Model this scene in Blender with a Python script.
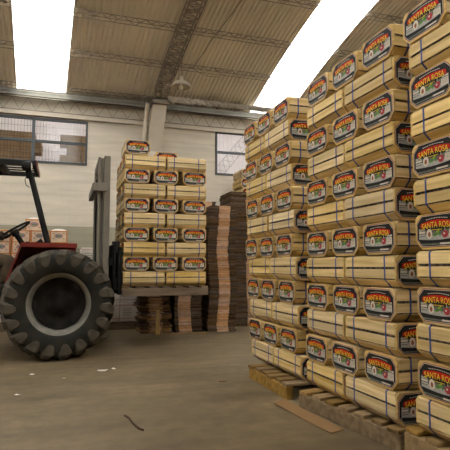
import bpy, math, random
from mathutils import Vector, Matrix
PI = math.pi
random.seed(7)
S = bpy.context.scene
for o in list(bpy.data.objects):
    bpy.data.objects.remove(o)
COL = S.collection

# ------------------------------------------------------------------ camera, sky, exposure
FPX = 492.0
YAW, PIT = math.atan(160 / 492), math.atan(42 / 492)
cd = bpy.data.cameras.new('camera')
cd.sensor_width = 36.0
cd.lens = FPX / 450 * 36.0
cam = bpy.data.objects.new('camera', cd)
COL.objects.link(cam)
cam.location = (0, 0, 0.96)
cam.rotation_euler = (PI / 2 + PIT, 0, -YAW)
S.camera = cam
W = bpy.data.worlds.new('overcast_sky')
S.world = W
W.use_nodes = True
bg = W.node_tree.nodes['Background']
bg.inputs['Color'].default_value = (1.0, 0.985, 0.97, 1)
bg.inputs['Strength'].default_value = 9.9
S.view_settings.view_transform = 'Standard'
S.view_settings.look = 'None'
S.view_settings.gamma = 1
S.view_settings.use_curve_mapping = False
S.view_settings.exposure = 0.0

# ------------------------------------------------------------------ materials
def new_mat(name):
    m = bpy.data.materials.new(name)
    m.use_nodes = True
    nt = m.node_tree
    return m, nt, nt.nodes['Principled BSDF']

def nd(nt, kind, **kw):
    n = nt.nodes.new(kind)
    for k, v in kw.items():
        setattr(n, k, v)
    return n

def plain(name, col, rough=0.6, metal=0.0, var=0.0, scale=8.0, bump=0.0, spec=0.3):
    """base colour with procedural mottling and optional bump"""
    m, nt, b = new_mat(name)
    b.inputs['Roughness'].default_value = rough
    b.inputs['Metallic'].default_value = metal
    b.inputs['Specular IOR Level'].default_value = spec
    tc = nd(nt, 'ShaderNodeTexCoord')
    nz = nd(nt, 'ShaderNodeTexNoise')
    nz.inputs['Scale'].default_value = scale
    nz.inputs['Detail'].default_value = 5
    nt.links.new(tc.outputs['Object'], nz.inputs['Vector'])
    rp = nd(nt, 'ShaderNodeValToRGB')
    lo = [max(0, c * (1 - var)) for c in col]
    hi = [min(1, c * (1 + var)) for c in col]
    rp.color_ramp.elements[0].position = 0.3
    rp.color_ramp.elements[1].position = 0.7
    rp.color_ramp.elements[0].color = (*lo, 1)
    rp.color_ramp.elements[1].color = (*hi, 1)
    nt.links.new(nz.outputs['Fac'], rp.inputs['Fac'])
    nt.links.new(rp.outputs['Color'], b.inputs['Base Color'])
    if bump:
        bp = nd(nt, 'ShaderNodeBump')
        bp.inputs['Strength'].default_value = bump
        bp.inputs['Distance'].default_value = 0.01
        nt.links.new(nz.outputs['Fac'], bp.inputs['Height'])
        nt.links.new(bp.outputs['Normal'], b.inputs['Normal'])
    return m

def wood(name, c1, c2, stretch=(2.0, 40.0, 40.0), rand=0.25, rough=0.7):
    """sawn timber: grain stretched along local X, colour shifted per object and per board"""
    m, nt, b = new_mat(name)
    b.inputs['Roughness'].default_value = rough
    b.inputs['Specular IOR Level'].default_value = 0.2
    tc = nd(nt, 'ShaderNodeTexCoord')
    oi = nd(nt, 'ShaderNodeObjectInfo')
    mp = nd(nt, 'ShaderNodeMapping')
    mp.inputs['Scale'].default_value = stretch
    ad = nd(nt, 'ShaderNodeVectorMath', operation='ADD')
    sc = nd(nt, 'ShaderNodeVectorMath', operation='SCALE')
    sc.inputs[0].default_value = (13, 7, 29)
    nt.links.new(oi.outputs['Random'], sc.inputs['Scale'])
    nt.links.new(tc.outputs['Object'], mp.inputs['Vector'])
    nt.links.new(mp.outputs['Vector'], ad.inputs[0])
    nt.links.new(sc.outputs['Vector'], ad.inputs[1])
    nz = nd(nt, 'ShaderNodeTexNoise')
    nz.inputs['Scale'].default_value = 1.0
    nz.inputs['Detail'].default_value = 6
    nt.links.new(ad.outputs['Vector'], nz.inputs['Vector'])
    rp = nd(nt, 'ShaderNodeValToRGB')
    rp.color_ramp.elements[0].position = 0.33
    rp.color_ramp.elements[1].position = 0.62
    rp.color_ramp.elements[0].color = (*c1, 1)
    rp.color_ramp.elements[1].color = (*c2, 1)
    nt.links.new(nz.outputs['Fac'], rp.inputs['Fac'])
    # per board / per object tone
    geo = nd(nt, 'ShaderNodeNewGeometry')
    mx = nd(nt, 'ShaderNodeMath', operation='ADD')
    fr = nd(nt, 'ShaderNodeMath', operation='FRACT')
    nt.links.new(geo.outputs['Random Per Island'], mx.inputs[0])
    nt.links.new(oi.outputs['Random'], mx.inputs[1])
    nt.links.new(mx.outputs[0], fr.inputs[0])
    mr = nd(nt, 'ShaderNodeMapRange')
    mr.inputs['To Min'].default_value = 1 - rand
    mr.inputs['To Max'].default_value = 1 + rand * 0.5
    nt.links.new(fr.outputs[0], mr.inputs['Value'])
    hs = nd(nt, 'ShaderNodeHueSaturation')
    ms = nd(nt, 'ShaderNodeMapRange')                 # some crates are paler, some more orange
    ms.inputs['To Min'].default_value = 1 - rand*.3
    ms.inputs['To Max'].default_value = 1 + rand*.9
    f2 = nd(nt, 'ShaderNodeMath', operation='MULTIPLY')
    f2.inputs[1].default_value = 7.31
    f3 = nd(nt, 'ShaderNodeMath', operation='FRACT')
    nt.links.new(oi.outputs['Random'], f2.inputs[0])
    nt.links.new(f2.outputs[0], f3.inputs[0])
    nt.links.new(f3.outputs[0], ms.inputs['Value'])
    nt.links.new(ms.outputs['Result'], hs.inputs['Saturation'])
    nt.links.new(mr.outputs['Result'], hs.inputs['Value'])
    nt.links.new(rp.outputs['Color'], hs.inputs['Color'])
    nt.links.new(hs.outputs['Color'], b.inputs['Base Color'])
    bp = nd(nt, 'ShaderNodeBump')
    bp.inputs['Strength'].default_value = 0.25
    bp.inputs['Distance'].default_value = 0.004
    nt.links.new(nz.outputs['Fac'], bp.inputs['Height'])
    nt.links.new(bp.outputs['Normal'], b.inputs['Normal'])
    return m

M = {}
M['crate'] = wood('crate_wood', (0.58, 0.418, 0.185), (0.80, 0.622, 0.34))
M['panel'] = wood('panel_wood', (0.52, 0.355, 0.14), (0.68, 0.49, 0.215), stretch=(20, 4, 60), rand=0.15)
M['pallet'] = wood('pallet_wood', (0.21, 0.137, 0.064), (0.34, 0.23, 0.11), stretch=(3, 25, 25), rand=0.35)
M['palletgrey'] = wood('old_pallet_wood', (0.15, 0.11, 0.075), (0.24, 0.18, 0.12), stretch=(3, 25, 25), rand=0.3)
M['paleplank'] = wood('pale_plank_wood', (0.70, 0.50, 0.24), (0.80, 0.60, 0.32), stretch=(25, 25, 3))
M['strap'] = plain('blue_strap', (0.06, 0.085, 0.25), 0.4, var=0.15)
M['produce'] = plain('produce', (0.13, 0.10, 0.075), 0.8, var=0.95, scale=42, bump=0.6)
M['maroon'] = plain('print_maroon', (0.22, 0.03, 0.03), 0.5, var=0.1, spec=0.08)
M['cream'] = plain('print_cream', (0.62, 0.55, 0.45), 0.5, var=0.08, spec=0.08)
M['black'] = plain('print_black', (0.02, 0.019, 0.018), 0.5, var=0.2, spec=0.08)
M['red'] = plain('print_red', (0.50, 0.022, 0.012), 0.5, var=0.1, spec=0.08)
M['orange'] = plain('print_orange', (0.68, 0.16, 0.03), 0.5, var=0.1, spec=0.08)
M['yellow'] = plain('print_yellow', (0.80, 0.52, 0.04), 0.5, var=0.08, spec=0.08)
M['pgrey'] = plain('print_grey', (0.15, 0.155, 0.12), 0.5, var=0.3, scale=40, spec=0.08)
M['pdark'] = plain('print_dark_grey', (0.06, 0.065, 0.055), 0.5, var=0.3, spec=0.08)
M['plight'] = plain('print_light_grey', (0.40, 0.38, 0.34), 0.5, var=0.12, scale=60, spec=0.08)
M['green'] = plain('print_green', (0.10, 0.24, 0.05), 0.5, var=0.3, scale=60, spec=0.08)
M['lime'] = plain('print_lime', (0.30, 0.36, 0.06), 0.5, var=0.2, spec=0.08)
M['brown'] = plain('print_brown', (0.24, 0.09, 0.05), 0.5, var=0.3, spec=0.08)
M['onion'] = plain('print_onion_red', (0.42, 0.05, 0.06), 0.5, var=0.2, spec=0.08)

def floor_mat():
    m, nt, b = new_mat('worn_concrete')
    b.inputs['Roughness'].default_value = 0.55
    b.inputs['Specular IOR Level'].default_value = 0.28
    tc = nd(nt, 'ShaderNodeTexCoord')
    def noise(scale, detail=6, rough=0.6, vec=None):
        n = nd(nt, 'ShaderNodeTexNoise')
        n.inputs['Scale'].default_value = scale
        n.inputs['Detail'].default_value = detail
        n.inputs['Roughness'].default_value = rough
        nt.links.new(vec or tc.outputs['Object'], n.inputs['Vector'])
        return n
    a, c = noise(0.7), noise(9.0, 8)
    mp = nd(nt, 'ShaderNodeMapping')
    mp.inputs['Scale'].default_value = (0.5, 3.0, 1)
    mp.inputs['Rotation'].default_value = (0, 0, 0.5)
    nt.links.new(tc.outputs['Object'], mp.inputs['Vector'])
    s = noise(1.6, 5, 0.65, mp.outputs['Vector'])
    r1 = nd(nt, 'ShaderNodeValToRGB')
    r1.color_ramp.elements[0].position, r1.color_ramp.elements[1].position = 0.3, 0.72
    r1.color_ramp.elements[0].color = (0.112, 0.082, 0.043, 1)
    r1.color_ramp.elements[1].color = (0.205, 0.156, 0.086, 1)
    nt.links.new(a.outputs['Fac'], r1.inputs['Fac'])
    def mult(src, n, lo, hi, p0=0.3, p1=0.7):
        r = nd(nt, 'ShaderNodeMapRange')
        r.inputs['From Min'].default_value, r.inputs['From Max'].default_value = p0, p1
        r.inputs['To Min'].default_value, r.inputs['To Max'].default_value = lo, hi
        nt.links.new(n.outputs['Fac'], r.inputs['Value'])
        h = nd(nt, 'ShaderNodeHueSaturation')
        nt.links.new(r.outputs['Result'], h.inputs['Value'])
        nt.links.new(src, h.inputs['Color'])
        return h.outputs['Color']
    col = mult(mult(r1.outputs['Color'], c, 0.80, 1.15), s, 0.72, 1.22)
    nt.links.new(col, b.inputs['Base Color'])
    bp = nd(nt, 'ShaderNodeBump')
    bp.inputs['Strength'].default_value = 0.15
    bp.inputs['Distance'].default_value = 0.004
    nt.links.new(c.outputs['Fac'], bp.inputs['Height'])
    nt.links.new(bp.outputs['Normal'], b.inputs['Normal'])
    return m
M['floor'] = floor_mat()

def wall_mat():
    """painted brick: cream above, grey-green dado paint below 1.67 m"""
    m, nt, b = new_mat('painted_brick')
    b.inputs['Roughness'].default_value = 0.7
    b.inputs['Specular IOR Level'].default_value = 0.25
    tc = nd(nt, 'ShaderNodeTexCoord')
    sx = nd(nt, 'ShaderNodeSeparateXYZ')
    nt.links.new(tc.outputs['Object'], sx.inputs['Vector'])
    ad = nd(nt, 'ShaderNodeMath', operation='ADD')
    nt.links.new(sx.outputs['X'], ad.inputs[0])
    nt.links.new(sx.outputs['Y'], ad.inputs[1])
    cx = nd(nt, 'ShaderNodeCombineXYZ')
    nt.links.new(ad.outputs[0], cx.inputs['X'])
    nt.links.new(sx.outputs['Z'], cx.inputs['Y'])
    br = nd(nt, 'ShaderNodeTexBrick')
    br.inputs['Scale'].default_value = 1.0
    br.inputs['Brick Width'].default_value = 0.27
    br.inputs['Row Height'].default_value = 0.085
    br.inputs['Mortar Size'].default_value = 0.006
    br.inputs['Color1'].default_value = (1, 1, 1, 1)
    br.inputs['Color2'].default_value = (0.93, 0.93, 0.93, 1)
    br.inputs['Mortar'].default_value = (0.80, 0.80, 0.80, 1)
    nt.links.new(cx.outputs['Vector'], br.inputs['Vector'])
    mp = nd(nt, 'ShaderNodeMapping')
    mp.inputs['Scale'].default_value = (0.6, 6.0, 1)
    nt.links.new(cx.outputs['Vector'], mp.inputs['Vector'])
    nz = nd(nt, 'ShaderNodeTexNoise')
    nz.inputs['Scale'].default_value = 2.0
    nz.inputs['Detail'].default_value = 6
    nt.links.new(mp.outputs['Vector'], nz.inputs['Vector'])
    gt = nd(nt, 'ShaderNodeMath', operation='GREATER_THAN')
    gt.inputs[1].default_value = 1.67
    nt.links.new(sx.outputs['Z'], gt.inputs[0])
    mc = nd(nt, 'ShaderNodeMix', data_type='RGBA')
    mc.inputs['A'].default_value = (0.36, 0.335, 0.24, 1)
    mc.inputs['B'].default_value = (0.65, 0.59, 0.475, 1)
    nt.links.new(gt.outputs[0], mc.inputs['Factor'])
    mu = nd(nt, 'ShaderNodeMix', data_type='RGBA', blend_type='MULTIPLY')
    mu.inputs['Factor'].default_value = 0.3
    nt.links.new(mc.outputs['Result'], mu.inputs['A'])
    nt.links.new(br.outputs['Color'], mu.inputs['B'])
    mr = nd(nt, 'ShaderNodeMapRange')
    mr.inputs['From Min'].default_value, mr.inputs['From Max'].default_value = 0.3, 0.7
    mr.inputs['To Min'].default_value, mr.inputs['To Max'].default_value = 0.86, 1.06
    nt.links.new(nz.outputs['Fac'], mr.inputs['Value'])
    hs = nd(nt, 'ShaderNodeHueSaturation')
    nt.links.new(mr.outputs['Result'], hs.inputs['Value'])
    nt.links.new(mu.outputs['Result'], hs.inputs['Color'])
    nt.links.new(hs.outputs['Color'], b.inputs['Base Color'])
    bp = nd(nt, 'ShaderNodeBump')
    bp.inputs['Strength'].default_value = 0.4
    bp.inputs['Distance'].default_value = 0.006
    nt.links.new(br.outputs['Color'], bp.inputs['Height'])
    nt.links.new(bp.outputs['Normal'], b.inputs['Normal'])
    return m
M['wall'] = wall_mat()
M['sidewall'] = plain('bare_block_wall', (0.34, 0.30, 0.235), 0.85, var=0.15, scale=3)
M['roof'] = plain('roof_sheet', (0.79, 0.71, 0.57), 0.6, var=0.12, scale=1.2)
M['steel'] = plain('lattice_steel', (0.25, 0.21, 0.165), 0.6, 0.0, var=0.25)
M['galv'] = plain('galvanised_steel', (0.27, 0.26, 0.22), 0.38, 0.6, var=0.2, scale=5)
M['palesteel'] = plain('pale_steel', (0.52, 0.49, 0.48), 0.6, var=0.1)
M['foil'] = plain('foil_insulation', (0.80, 0.78, 0.74), 0.3, 0.35, var=0.15, scale=12, bump=1.0)
M['concrete'] = plain('pillar_paint', (0.66, 0.60, 0.49), 0.7, var=0.08, scale=4)
M['winframe'] = plain('window_steel', (0.07, 0.085, 0.09), 0.5, var=0.15)
M['cardbox'] = plain('kraft_box', (0.36, 0.25, 0.14), 0.8, var=0.12, scale=6)
M['annexwall'] = plain('white_cladding', (0.78, 0.74, 0.73), 0.7, var=0.06, scale=3)
M['tyre'] = plain('tyre_rubber', (0.019, 0.0175, 0.0125), 0.85, var=0.35, scale=7, bump=0.3)
M['lug'] = plain('dusty_rubber', (0.068, 0.057, 0.040), 0.85, var=0.35, scale=9, bump=0.3)
M['rim'] = plain('rim_paint', (0.21, 0.195, 0.16), 0.5, var=0.2, scale=10)
M['wheeldark'] = plain('wheel_disc', (0.020, 0.018, 0.015), 0.85, var=0.4, spec=0.1)
M['tred'] = plain('red_paint', (0.19, 0.022, 0.013), 0.45, var=0.2)
M['dark'] = plain('dark_iron', (0.014, 0.0135, 0.012), 0.7, var=0.3, spec=0.15)
M['mast'] = plain('dusty_mast_paint', (0.175, 0.155, 0.118), 0.6, var=0.15, scale=5)
M['lens'] = plain('lamp_lens', (0.7, 0.68, 0.62), 0.2)
M['trouser'] = plain('work_trousers', (0.075, 0.054, 0.031), 0.9, var=0.35, scale=9, bump=0.8)
M['jacket'] = plain('work_jacket', (0.05, 0.06, 0.08), 0.9, var=0.2)
M['glove'] = plain('dark_glove', (0.05, 0.04, 0.032), 0.9, var=0.2)
M['skin'] = plain('skin', (0.42, 0.24, 0.15), 0.6, var=0.06)
M['hair'] = plain('hair', (0.03, 0.02, 0.015), 0.8)
M['boot'] = plain('boot', (0.04, 0.03, 0.02), 0.7)
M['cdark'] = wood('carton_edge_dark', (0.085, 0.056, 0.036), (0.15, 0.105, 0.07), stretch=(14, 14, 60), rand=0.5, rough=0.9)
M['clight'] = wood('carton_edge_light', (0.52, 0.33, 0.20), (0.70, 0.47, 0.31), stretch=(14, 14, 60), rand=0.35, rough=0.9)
M['cartonwhite'] = plain('white_carton', (0.76, 0.69, 0.61), 0.4, var=0.08, scale=4)
M['cartonline'] = plain('carton_red_print', (0.42, 0.11, 0.09), 0.5)
M['fruit'] = plain('fruit_carton', (0.74, 0.58, 0.40), 0.7, var=0.12, scale=10)
M['fruitedge'] = plain('fruit_carton_orange', (0.55, 0.19, 0.045), 0.7, var=0.15)
M['fruitlabel'] = plain('fruit_carton_panel', (0.62, 0.55, 0.48), 0.7, var=0.15, scale=30)
M['blue'] = plain('print_blue', (0.06, 0.10, 0.35), 0.6, spec=0.08)
M['bag'] = plain('white_liner', (0.72, 0.69, 0.63), 0.5, var=0.06)
M['sheet'] = plain('cardboard_sheet', (0.25, 0.148, 0.062), 0.85, var=0.12, scale=4)
M['paper'] = plain('paper_scrap', (0.75, 0.72, 0.65), 0.8)
M['lampshade'] = plain('lamp_enamel', (0.42, 0.36, 0.27), 0.5, var=0.1)
M['bulb'] = plain('frosted_bulb', (0.85, 0.80, 0.68), 0.3)

def clear_mat(name, tint, strength):
    m = bpy.data.materials.new(name)
    m.use_nodes = True
    nt = m.node_tree
    nt.nodes.clear()
    out = nd(nt, 'ShaderNodeOutputMaterial')
    tr = nd(nt, 'ShaderNodeBsdfTransparent')
    tr.inputs['Color'].default_value = (*tint, 1)
    gl = nd(nt, 'ShaderNodeBsdfGlossy')
    gl.inputs['Roughness'].default_value = 0.08
    mx = nd(nt, 'ShaderNodeMixShader')
    mx.inputs['Fac'].default_value = strength
    nt.links.new(tr.outputs[0], mx.inputs[1])
    nt.links.new(gl.outputs[0], mx.inputs[2])
    nt.links.new(mx.outputs[0], out.inputs['Surface'])
    return m
M['skylight'] = clear_mat('skylight_sheet', (0.97, 0.97, 0.97), 0.02)
M['glass'] = clear_mat('window_glass', (0.92, 0.92, 0.92), 0.012)

# ------------------------------------------------------------------ mesh builder
class MB:
    def __init__(s):
        s.v, s.f, s.m, s.mats, s.smooth = [], [], [], [], []
    def mi(s, mat):
        if mat not in s.mats:
            s.mats.append(mat)
        return s.mats.index(mat)
    def add(s, vs, fs, mat, smooth=False, T=None):
        k = len(s.v)
        s.v += [tuple(T @ Vector(p)) if T is not None else tuple(p) for p in vs]
        i = s.mi(mat)
        for f in fs:
            s.f.append(tuple(k + j for j in f)); s.m.append(i); s.smooth.append(smooth)
        return s
    def box(s, lo, hi, mat, T=None, bev=0.0):
        x0, y0, z0 = lo; x1, y1, z1 = hi
        if bev <= 0:
            vs = [(x0,y0,z0),(x1,y0,z0),(x1,y1,z0),(x0,y1,z0),(x0,y0,z1),(x1,y0,z1),(x1,y1,z1),(x0,y1,z1)]
            fs = [(3,2,1,0),(4,5,6,7),(0,1,5,4),(1,2,6,5),(2,3,7,6),(3,0,4,7)]
            return s.add(vs, fs, mat, False, T)
        # chamfered along Z edges and top
        b = bev
        ring = [(x0+b,y0),(x1-b,y0),(x1,y0+b),(x1,y1-b),(x1-b,y1),(x0+b,y1),(x0,y1-b),(x0,y0+b)]
        cx, cy = (x0+x1)/2, (y0+y1)/2
        def ins(p):
            return (p[0] + (b if p[0] < cx else -b)*0.7, p[1] + (b if p[1] < cy else -b)*0.7)
        vs = [(*ins(p), z0) for p in ring] + [(*p, z0+b) for p in ring] + [(*p, z1-b) for p in ring] + [(*ins(p), z1) for p in ring]
        fs = [tuple(range(7,-1,-1)), tuple(range(24,32))]
        for l in range(3):
            for i in range(8):
                j = (i+1) % 8
                fs.append((l*8+i, l*8+j, (l+1)*8+j, (l+1)*8+i))
        return s.add(vs, fs, mat, False, T)
    def obox(s, c, ax, ay, az, mat):
        """box from centre and three half vectors"""
        c, ax, ay, az = map(Vector, (c, ax, ay, az))
        vs = [c+i*ax+j*ay+k*az for k in (-1,1) for i, j in ((-1,-1),(1,-1),(1,1),(-1,1))]
        fs = [(3,2,1,0),(4,5,6,7),(0,1,5,4),(1,2,6,5),(2,3,7,6),(3,0,4,7)]
        return s.add(vs, fs, mat)
    def tube(s, p0, p1, r, mat, n=8, r1=None, cap=True):
        p0, p1 = Vector(p0), Vector(p1)
        d = (p1-p0).normalized()
        a = d.orthogonal().normalized(); b = d.cross(a)
        r1 = r if r1 is None else r1
        vs = []
        for p, q in ((p0, r), (p1, r1)):
            vs += [p + q*(math.cos(2*PI*i/n)*a + math.sin(2*PI*i/n)*b) for i in range(n)]
        fs = [(i, (i+1)%n, n+(i+1)%n, n+i) for i in range(n)]
        s.add(vs, fs, mat, n > 5)
        if cap:
            s.add(vs, [tuple(range(n-1,-1,-1)), tuple(range(n,2*n))], mat)
        return s
    def path(s, pts, r, mat, n=6):
        for a, b in zip(pts, pts[1:]):
            s.tube(a, b, r, mat, n)
        return s
    def lathe(s, prof, mat, n=32, T=None, smooth=True):
        """profile of (radius, height) turned about Z"""
        vs = [(r*math.cos(2*PI*i/n), r*math.sin(2*PI*i/n), z) for r, z in prof for i in range(n)]
        fs = []
        for k in range(len(prof)-1):
            for i in range(n):
                j = (i+1) % n
                fs.append((k*n+i, k*n+j, (k+1)*n+j, (k+1)*n+i))
        return s.add(vs, fs, mat, smooth, T)
    def prism(s, poly, a, b, mat, T=None):
        """poly in (y, z) run along X from a to b"""
        n = len(poly)
        vs = [(a, y, z) for y, z in poly] + [(b, y, z) for y, z in poly]
        fs = [tuple(range(n-1,-1,-1)), tuple(range(n,2*n))] + [(i,(i+1)%n,n+(i+1)%n,n+i) for i in range(n)]
        return s.add(vs, fs, mat, False, T)
    def mesh(s, name):
        me = bpy.data.meshes.new(name)
        me.from_pydata(s.v, [], s.f)
        for m in s.mats:
            me.materials.append(m)
        me.polygons.foreach_set('material_index', s.m)
        me.polygons.foreach_set('use_smooth', s.smooth)
        me.update()
        return me
    def build(s, name, parent=None, loc=None):
        o = bpy.data.objects.new(name, s.mesh(name))
        COL.objects.link(o)
        if parent: o.parent = parent
        if loc: o.location = loc
        return o

def tag(o, label=None, cat=None, group=None, kind=None):
    if label: o['label'] = label
    if cat: o['category'] = cat
    if group: o['group'] = group
    if kind: o['kind'] = kind
    return o

def root(name, loc, label, cat, group=None, rz=0.0):
    o = bpy.data.objects.new(name, None)
    o.empty_display_size = 0.1
    COL.objects.link(o)
    o.location = loc
    o.rotation_euler = (0, 0, rz)
    return tag(o, label, cat, group)

def struct(mb, name, parent=None):
    o = mb.build(name, parent)
    if parent is None: o['kind'] = 'structure'
    return o

def copy_tree(o, parent=None):
    c = o.copy()
    COL.objects.link(c)
    if parent: c.parent = parent
    for ch in o.children:
        copy_tree(ch, c)
    return c

ORD = ('zeroth bottom second third fourth fifth sixth seventh eighth ninth tenth eleventh twelfth thirteenth').split()

# ------------------------------------------------------------------ the building
X0, X1, Y0, Y1 = -6.0, 9.0, -3.0, 9.0
VC, VZ, VR = 3.0, -12.71, 17.72                 # the vault's axis and radius
def vz(y, r=VR): return VZ + math.sqrt(r*r - (y-VC)**2)

struct(MB().box((X0-.2, Y0-.2, -.2), (X1+.2, Y1+2.6, 0), M['floor']), 'floor')
EAVE = 3.93
W1 = (-1.50, 0.335, 2.765, 3.555)                 # window openings x0, x1, z0, z1
W2 = (2.73, 4.55, 2.74, 3.60)
w = MB()
T_ = 0.16
w.box((X0, Y1, 0), (X1, Y1+T_, W2[2]), M['wall'])
w.box((X0, Y1, W2[2]), (W1[0], Y1+T_, EAVE), M['wall'])
w.box((W1[0], Y1, W2[2]), (W1[1], Y1+T_, W1[2]), M['wall'])
w.box((W1[0], Y1, W1[3]), (W1[1], Y1+T_, EAVE), M['wall'])
w.box((W1[1], Y1, W2[2]), (W2[0], Y1+T_, EAVE), M['wall'])
w.box((W2[0], Y1, W2[3]), (W2[1], Y1+T_, EAVE), M['wall'])
w.box((W2[1], Y1, W2[2]), (X1, Y1+T_, EAVE), M['wall'])
struct(w, 'wall_back')
def gable(x, t, name):
    ys = [Y0 + (Y1+T_-Y0)*i/24 for i in range(25)]
    poly = [(Y0, 0), (Y1+T_, 0)] + [(y, vz(y)-.02) for y in reversed(ys)]
    struct(MB().prism(poly, x, x+t, M['sidewall']), name)
gable(X0-.16, .16, 'wall_left')
gable(X1, .16, 'wall_right')
struct(MB().box((X0, Y0-.16, 0), (X1, Y0, vz(Y0)-.02), M['sidewall']), 'wall_front')

SKY = [(-5.0, -4.2), (-0.86, -0.06), (3.4, 4.2), (7.6, 8.4)]
def skew(x, y):
    """the sheets left of the arch are laid slightly out of square"""
    return x + .042*(Y1-y)*min(1, max(0, (3.4-x)/1.8))
SKY_Y = -1.6                                       # the clear sheets start here; solid sheets nearer the front wall
def vault_strip(mb, xa, xb, mat, corrugated=True, ya=Y0-.1, yb=Y1+.14):
    ys = [ya + (yb-ya)*i/40 for i in range(41)]
    if corrugated:
        n = max(1, round((xb-xa)/.076)); p = (xb-xa)/n
        cols = []
        for i in range(n):
            a = xa + i*p
            cols += [(a, 0), (a+.35*p, 0), (a+.5*p, .032), (a+.85*p, .032)]
        cols.append((xb, 0))
    else:
        cols = [(xa, .0), (xb, .0)]
    vs = []
    for y in ys:
        vs += [(skew(x, y), y, vz(y)+h) for x, h in cols]
    c = len(cols)
    fs = [(r*c+i, r*c+i+1, (r+1)*c+i+1, (r+1)*c+i) for r in range(len(ys)-1) for i in range(c-1)]
    mb.add(vs, fs, mat)
roof = MB()
edges = [X0-.8] + [e for s in SKY for e in s] + [X1+.2]
for a, b in zip(edges[::2], edges[1::2]):
    vault_strip(roof, a, b, M['roof'])
for i, (a, b) in enumerate(SKY):
    vault_strip(roof, a, b, M['roof'], yb=SKY_Y)
    mb = MB(); vault_strip(mb, a-.01, b+.01, M['skylight'], corrugated=False, ya=SKY_Y)
    struct(mb, 'window_%d' % (i+3))
struct(roof, 'ceiling')

# windows of the back wall
def window(name, w, mull, transom):
    f = MB()
    x0, x1, z0, z1 = w
    ya, yb = Y1-.02, Y1+.04
    t = .034
    f.box((x0, ya, z0), (x1, yb, z0+t), M['winframe']).box((x0, ya, z1-t), (x1, yb, z1), M['winframe'])
    f.box((x0, ya, z0+t), (x0+t, yb, z1-t), M['winframe']).box((x1-t, ya, z0+t), (x1, yb, z1-t), M['winframe'])
    for m in mull:
        f.box((m-.025, ya, z0+t), (m+.025, yb, z1-t), M['winframe'])
    xs = [x0+t] + [v for m in mull for v in (m-.025, m+.025)] + [x1-t]
    for a, b in zip(xs[::2], xs[1::2]):
        f.box((a, ya, transom-.02), (b, yb, transom+.02), M['winframe'])
    fr = struct(f, name)
    g = MB()
    for a, b in zip(xs[::2], xs[1::2]):
        g.box((a, Y1+.01, z0+t), (b, Y1+.014, transom-.02), M['glass'])
        g.box((a, Y1+.01, transom+.02), (b, Y1+.014, z1-t), M['glass'])
    g.build('pane', fr)
    return fr
w1 = window('window_1', W1, [-.572], 3.145)
mesh = MB()
for x in [W1[0]+.04+.052*i for i in range(34)]:
    mesh.tube((x, Y1+.09, W1[2]), (x, Y1+.09, W1[3]), .003, M['winframe'], 4)
for z in (2.85, 3.0, 3.3, 3.43):
    mesh.tube((W1[0], Y1+.095, z), (W1[1], Y1+.095, z), .003, M['winframe'], 4)
mesh.build('wire_mesh', w1)
window('window_2', W2, [3.64], 3.19)

# neighbouring hall seen through the windows
AY = 11.2
an = MB()
an.box((X0, AY, 0), (X1, AY+.1, 4.6), M['annexwall'])
for i in range(150):
    x = X0 + .1*i
    an.box((x, AY-.012, 0), (x+.045, AY, 4.6), M['annexwall'])
struct(an, 'wall_annex')
struct(MB().box((X0, Y1+T_, 4.5), (X1, 10.12, 4.6), M['annexwall']).box((X0, 10.50, 4.5), (X1, AY, 4.6), M['annexwall'])
       .box((X0, Y1+.02, EAVE), (X1, Y1+T_, 4.6), M['annexwall']).box((X0-.1, Y1+T_, 0), (X0, AY, 4.6), M['annexwall'])
       .box((X1, Y1+T_, 0), (X1+.1, AY, 4.6), M['annexwall']), 'ceiling_annex')  # unseen annex roof, added to hold back sky; its gap sets window brightness
struct(MB().box((-3.2, 9.9, 2.5), (6.0, AY, 2.6), M['annexwall']), 'trim_1')

# gutter, lattice strip and foil under the eave
gt = MB()
gt.box((X0, 8.80, 3.915), (X1, 8.985, 3.93), M['galv']).box((X0, 8.80, 3.875), (X1, 8.812, 3.965), M['galv']).box((X0, 8.79, 3.965), (X1, 8.83, 3.973), M['galv'])
tag(gt.build('gutter'), 'long galvanised gutter running along the top of the cream back wall', 'gutter')
tag(MB().box((X0, 8.93, 3.58), (X1, 8.995, 3.62), M['concrete']).build('ledge'), 'thin plastered ledge along the back wall below the zigzag lattice', 'ledge')
lt = root('lattice_girder', (0, 8.9, 3.75), 'slim zigzag lattice girder fixed to the wall just under the gutter', 'girder')
ch = MB(); wb = MB()
ch.tube((X0, 0, .115), (X1, 0, .115), .008, M['steel'], 6)
ch2 = MB().tube((X0, 0, -.1), (X1, 0, -.1), .008, M['steel'], 6)
n = int((X1-X0)/.26)
for i in range(n):
    a = X0 + .26*i
    wb.tube((a, 0, -.1), (a+.13, 0, .115), .0045, M['steel'], 5).tube((a+.13, 0, .115), (a+.26, 0, -.1), .0045, M['steel'], 5)
ch.build('chord', lt); ch2.build('chord', lt); wb.build('web', lt)
fl = MB()
nx = 130
vs = []
for j in range(4):
    y = 8.58 + .05*j
    for i in range(nx+1):
        x = 1.72 + (X1-1.72)*i/nx
        vs.append((x, y + random.uniform(-.01, .01), vz(y) - .05 - random.uniform(0, .03)))
fs = [(j*(nx+1)+i, j*(nx+1)+i+1, (j+1)*(nx+1)+i+1, (j+1)*(nx+1)+i) for j in range(3) for i in range(nx)]
fl.add(vs, fs, M['foil'])
tag(fl.build('insulation_strip'), 'crinkled silver foil insulation strip tucked under the roof edge beside the pillar', 'insulation')

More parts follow.
